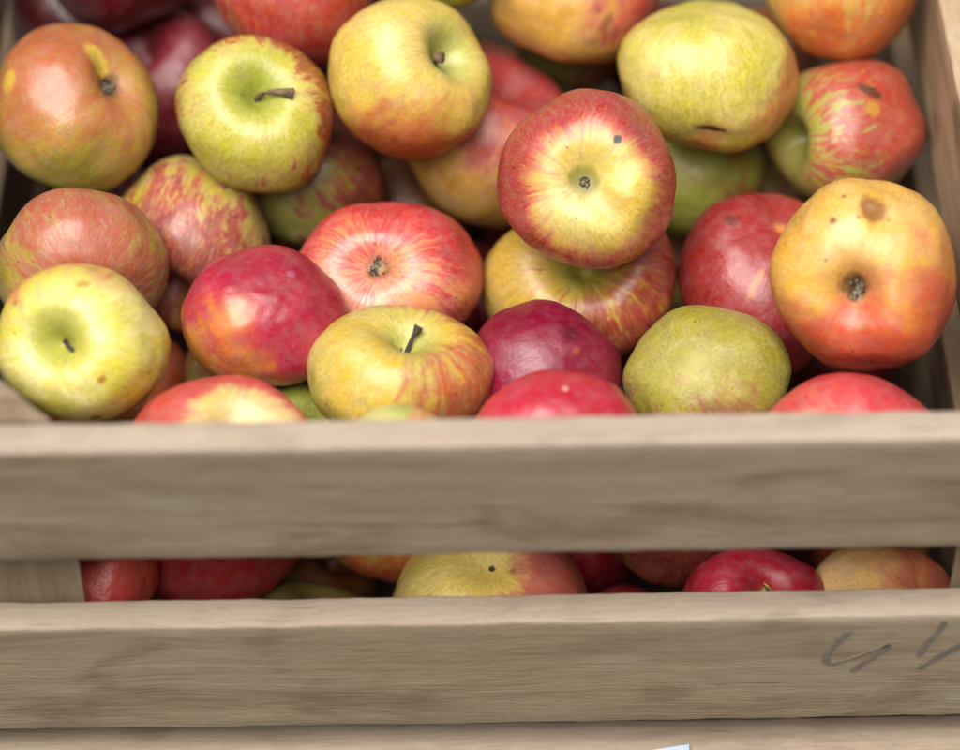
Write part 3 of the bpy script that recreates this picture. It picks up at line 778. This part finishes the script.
front = []
for k, (z, h) in enumerate(BOARDS):
    m = wood('front_board_wood', 1.3 + k * 2.1, (.63, .63, .60)[k], .35 if k else .3, ((1.02, .975, .90), (1.0, .98, .88), (1.02, .97, .90))[k], (.42, .32, .2)[k])
    L = XR - XL + 2 * T + .004
    o = loft_board('slat', L, T if k < 2 else .0205, h, m, crate, 3 + k)
    place(o, ((XL + XR) / 2, 0 if k < 2 else -.0045, Z0 + z))
    front.append(o)
for k, (z, h) in enumerate(BOARDS):
    m = wood('back_board_wood', 11.3 + k * 2.1, .4)  # wood toned down: interior shade put into the colour
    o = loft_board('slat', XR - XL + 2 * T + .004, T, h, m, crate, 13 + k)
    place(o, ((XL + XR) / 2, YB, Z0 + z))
LY = YB - YF - .001
for side in (0, 1):
    rows = ((0.0, .076), (-.116, .098), (-.2185, .080)) if side else BOARDS
    for k, (z, h) in enumerate(rows):
        m = wood('side_board_wood', 21.3 + k * 2.1 + side * 9, (.95, .5, .4)[k] if side else (.7, .34, .34)[k], .15, (1.06, .93, .80))  # lower boards coloured darker to paint in the shade behind the apples
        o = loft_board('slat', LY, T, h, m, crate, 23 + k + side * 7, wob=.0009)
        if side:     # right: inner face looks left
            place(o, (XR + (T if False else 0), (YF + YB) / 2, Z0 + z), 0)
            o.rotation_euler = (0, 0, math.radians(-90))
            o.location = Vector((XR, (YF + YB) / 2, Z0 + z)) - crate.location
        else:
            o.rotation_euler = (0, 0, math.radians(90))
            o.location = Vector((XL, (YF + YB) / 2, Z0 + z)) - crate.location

def post(pts, top, bottom, m, seed):
    """three sided corner post, standing inside the corner"""
    off = Vector((seed * 3.3, seed * 7.7, seed))
    ring = []
    n0 = len(pts)
    for i in range(n0):
        p, q = Vector(pts[i]), Vector(pts[(i + 1) % n0])
        m_ = max(2, int((q - p).length / .005))
        for k in range(m_):
            ring.append(p + (q - p) * (k / m_))
    n = len(ring)
    steps = int((top - bottom) / .006)
    vs, fs = [], []
    cen = sum((Vector(p) for p in pts), Vector((0, 0))) / n0
    for i in range(steps + 1):
        z = bottom + (top - bottom) * i / steps
        for v in ring:
            d = noise.noise(Vector((v.x * 120, v.y * 120, z * 25)) + off) * .0004
            s = .985 if i in (0, steps) else 1.0
            w = cen + (v - cen) * (s + d / .03)
            vs.append((w.x, w.y, z + (noise.noise(Vector((v.x * 90, v.y * 90, 0)) + off) * .0008 if i == steps else 0)))
    for i in range(steps):
        for j in range(n):
            fs.append((i * n + j, i * n + (j + 1) % n, (i + 1) * n + (j + 1) % n, (i + 1) * n + j))
    # flat sawn ends
    for (i, flip) in ((0, True), (steps, False)):
        c = len(vs); z = vs[i * n][2]
        vs.append((cen.x, cen.y, sum(vs[i * n + j][2] for j in range(n)) / n))
        for j in range(n):
            f = (i * n + j, i * n + (j + 1) % n, c)
            fs.append(f[::-1] if flip else f)
    # grain runs up the post: mesh is laid along local X
    vs = [(v[2], v[1], -v[0]) for v in vs]
    o = mesh_obj('corner_post', vs, fs, m, crate, smooth=False)
    o.rotation_euler = (0, math.radians(-90), 0)
    return o
e = .0012
LG = .0645
cl = crate.location
for k, (sx, sy, leg, top) in enumerate(((XL + e, YF + e + .0008, LG, -.0015), (XR - e, YF + e + .0008, -.0135, -.004), (XL + e, YB - e, LG * .5, -.002), (XR - e, YB - e, -.03, -.002))):
    ly = abs(leg) if k < 2 else -abs(leg)
    pts = [(sx - cl.x, sy - cl.y), (sx + leg - cl.x, sy - cl.y), (sx - cl.x, sy + ly - cl.y)]
    if leg * ly < 0:
        pts = pts[::-1]
    post(pts, Z0 + top, .02, wood('corner_post_wood', 41.7 + k * 3.3, .55, .3, (1.0, .92, .80)), 5 + k)
for k in range(5):
    w = (YB - YF) / 5
    m = wood('floor_board_wood', 61 + k * 2.7, .5)  # darker wood colour stands in for shade at the crate bottom
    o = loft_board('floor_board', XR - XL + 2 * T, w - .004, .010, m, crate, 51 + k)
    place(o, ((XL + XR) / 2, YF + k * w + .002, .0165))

# grey pencilled writing on the second board
INK = bpy.data.materials.new('faded_marker_ink')
g = NT(INK)
n_ = g.noise(g.n('ShaderNodeTexCoord').outputs['Object'], 120, 2, .5)
g.out(g.mix(g.step(n_, .35, .65), (.118, .098, .082), (.165, .134, .106)), .85, None, .2)
STROKES = [
 [(0.165, -0.1291), (0.1602, -0.1363), (0.1558, -0.1451), (0.1554, -0.1511), (0.1589, -0.1534), (0.1677, -0.1491), (0.184, -0.1391)],
 [(0.184, -0.1391), (0.1767, -0.1486), (0.1681, -0.1589)],
 [(0.2071, -0.1227), (0.2041, -0.1321), (0.1989, -0.1424), (0.1977, -0.1483)],
 [(0.1986, -0.1574), (0.2036, -0.1522), (0.2109, -0.1449), (0.2191, -0.1369)]]
vs, fs = [], []
for si, s in enumerate(STROKES):
    pts = []
    for i in range(len(s) - 1):
        for k in range(6):
            t = k / 6
            pts.append(Vector(s[i]).lerp(Vector(s[i + 1]), t))
    pts.append(Vector(s[-1]))
    for _ in range(3):
        pts = [pts[0]] + [(pts[i - 1] + pts[i] * 2 + pts[i + 1]) / 4 for i in range(1, len(pts) - 1)] + [pts[-1]]
    base = len(vs)
    for i, p in enumerate(pts):
        d = (pts[min(i + 1, len(pts) - 1)] - pts[max(i - 1, 0)]).normalized()
        nn = Vector((-d.y, d.x))
        thin = .35 if (si == 0 and i > 26) else 1.0
        w = .0013 * thin * (1 + .18 * math.sin(i * .45 + si)) * (.6 if i in (0, len(pts) - 1) else 1)
        for sg in (1, -1):
            q = p + nn * w * sg
            for yy in (-.0007, -.0002):
                vs.append((q.x - (XL + XR) / 2, yy, q.y + .119))
    m_ = len(pts)
    for i in range(m_ - 1):
        a = base + i * 4; b = a + 4
        fs += [(a, a + 2, b + 2, b), (a + 1, b + 1, b + 3, a + 3), (a, b, b + 1, a + 1), (a + 2, a + 3, b + 3, b + 2)]
    fs += [(base, base + 1, base + 3, base + 2), (base + (m_ - 1) * 4, base + (m_ - 1) * 4 + 2, base + (m_ - 1) * 4 + 3, base + (m_ - 1) * 4 + 1)]
wr = mesh_obj('handwriting', vs, fs, INK, front[1], smooth=False)

# pale blue paper slip stuck over the edge of the lowest board
PAPER = plain('pale_blue_paper', (.34, .40, .52), .6, .06, 90)
x0, x1 = .0690 - (XL + XR) / 2, .0962 - (XL + XR) / 2
vs, fs = [], []
rows_ = [[(x0 - .003, -.0012, .0012), (x1, .0036, .0016)], [(x0, -.0022, .0008), (x1, -.0019, .0012)], [(x0, -.0022, -.006), (x1, -.0022, -.006)], [(x0 + .001, -.0021, -.04), (x1 + .001, -.0021, -.04)]]
for rw in rows_:
    for p in rw:
        vs.append(p)
for i in range(3):
    fs.append((i * 2, i * 2 + 1, i * 2 + 3, i * 2 + 2))
pl = mesh_obj('paper_label', vs, fs, PAPER, front[2], smooth=False)
sol = pl.modifiers.new('thickness', 'SOLIDIFY'); sol.thickness = .0003

# ------------------------------------------------------------------ ground
gm = bpy.data.materials.new('concrete_ground')
g = NT(gm)
p = g.n('ShaderNodeTexCoord').outputs['Object']
a_ = g.noise(p, 1.4, 5, .6); b_ = g.noise(p, 60, 4, .7)
c_ = g.mix(g.step(a_, .3, .7), (.07, .068, .063), (.12, .115, .108))
c_ = g.mix(g.m('MULTIPLY', g.step(b_, .45, .7), .5), c_, (.04, .038, .036))
g.out(c_, .9, g.bump(b_, .4, .003), .3)
S_ = 40
gr = mesh_obj('ground', [(-S_, -S_, 0), (S_, -S_, 0), (S_, S_, 0), (-S_, S_, 0)], [(0, 1, 2, 3)], gm, smooth=False)
gr['kind'] = 'structure'

# ------------------------------------------------------------------ light: bright overcast
SUN_EL, SUN_AZ = math.radians(67), math.radians(208)        # azimuth clockwise from +Y
sd = Vector((math.sin(SUN_AZ) * math.cos(SUN_EL), math.cos(SUN_AZ) * math.cos(SUN_EL), math.sin(SUN_EL)))
sl = bpy.data.lights.new('sun', 'SUN'); sl.energy = 5.0; sl.angle = math.radians(54); sl.color = (1.0, .955, .89)
so = link(bpy.data.objects.new('sun', sl))
so.rotation_euler = sd.to_track_quat('Z', 'Y').to_euler()
w = bpy.data.worlds.new('World'); scene.world = w; w.use_nodes = True
wt = w.node_tree; wt.nodes.clear()
sky = wt.nodes.new('ShaderNodeTexSky'); sky.sky_type = 'NISHITA'; sky.sun_disc = False
sky.sun_elevation = SUN_EL; sky.sun_rotation = SUN_AZ
sky.dust_density = 4.0; sky.ozone_density = 1.0; sky.air_density = 1.0
hs = wt.nodes.new('ShaderNodeHueSaturation'); hs.inputs['Saturation'].default_value = .30
bg = wt.nodes.new('ShaderNodeBackground'); bg.inputs['Strength'].default_value = .05
wo = wt.nodes.new('ShaderNodeOutputWorld')
wt.links.new(sky.outputs[0], hs.inputs['Color']); wt.links.new(hs.outputs[0], bg.inputs['Color']); wt.links.new(bg.outputs[0], wo.inputs[0])

# ------------------------------------------------------------------ camera
cd = bpy.data.cameras.new('camera'); cam = link(bpy.data.objects.new('camera', cd))
cd.sensor_width = 36; cd.sensor_fit = 'HORIZONTAL'; cd.lens = 2800 / 960 * 36
cd.clip_start = .02; cd.clip_end = 200
cam.location = CAM
right = Vector((1, 0, 0))
ROLL = math.radians(.8)
r2 = right * math.cos(ROLL) - UPV * math.sin(ROLL)
u2 = UPV * math.cos(ROLL) + right * math.sin(ROLL)
cam.matrix_world = Matrix.LocRotScale(CAM, Matrix((r2, u2, -FWD)).transposed().to_quaternion(), None)
cd.dof.use_dof = True; cd.dof.focus_distance = 1.30; cd.dof.aperture_fstop = 2.6
scene.camera = cam

scene.view_settings.view_transform = 'Standard'
scene.view_settings.look = 'None'
scene.view_settings.exposure = 0.38
scene.view_settings.gamma = 1.0
scene.render.film_transparent = False
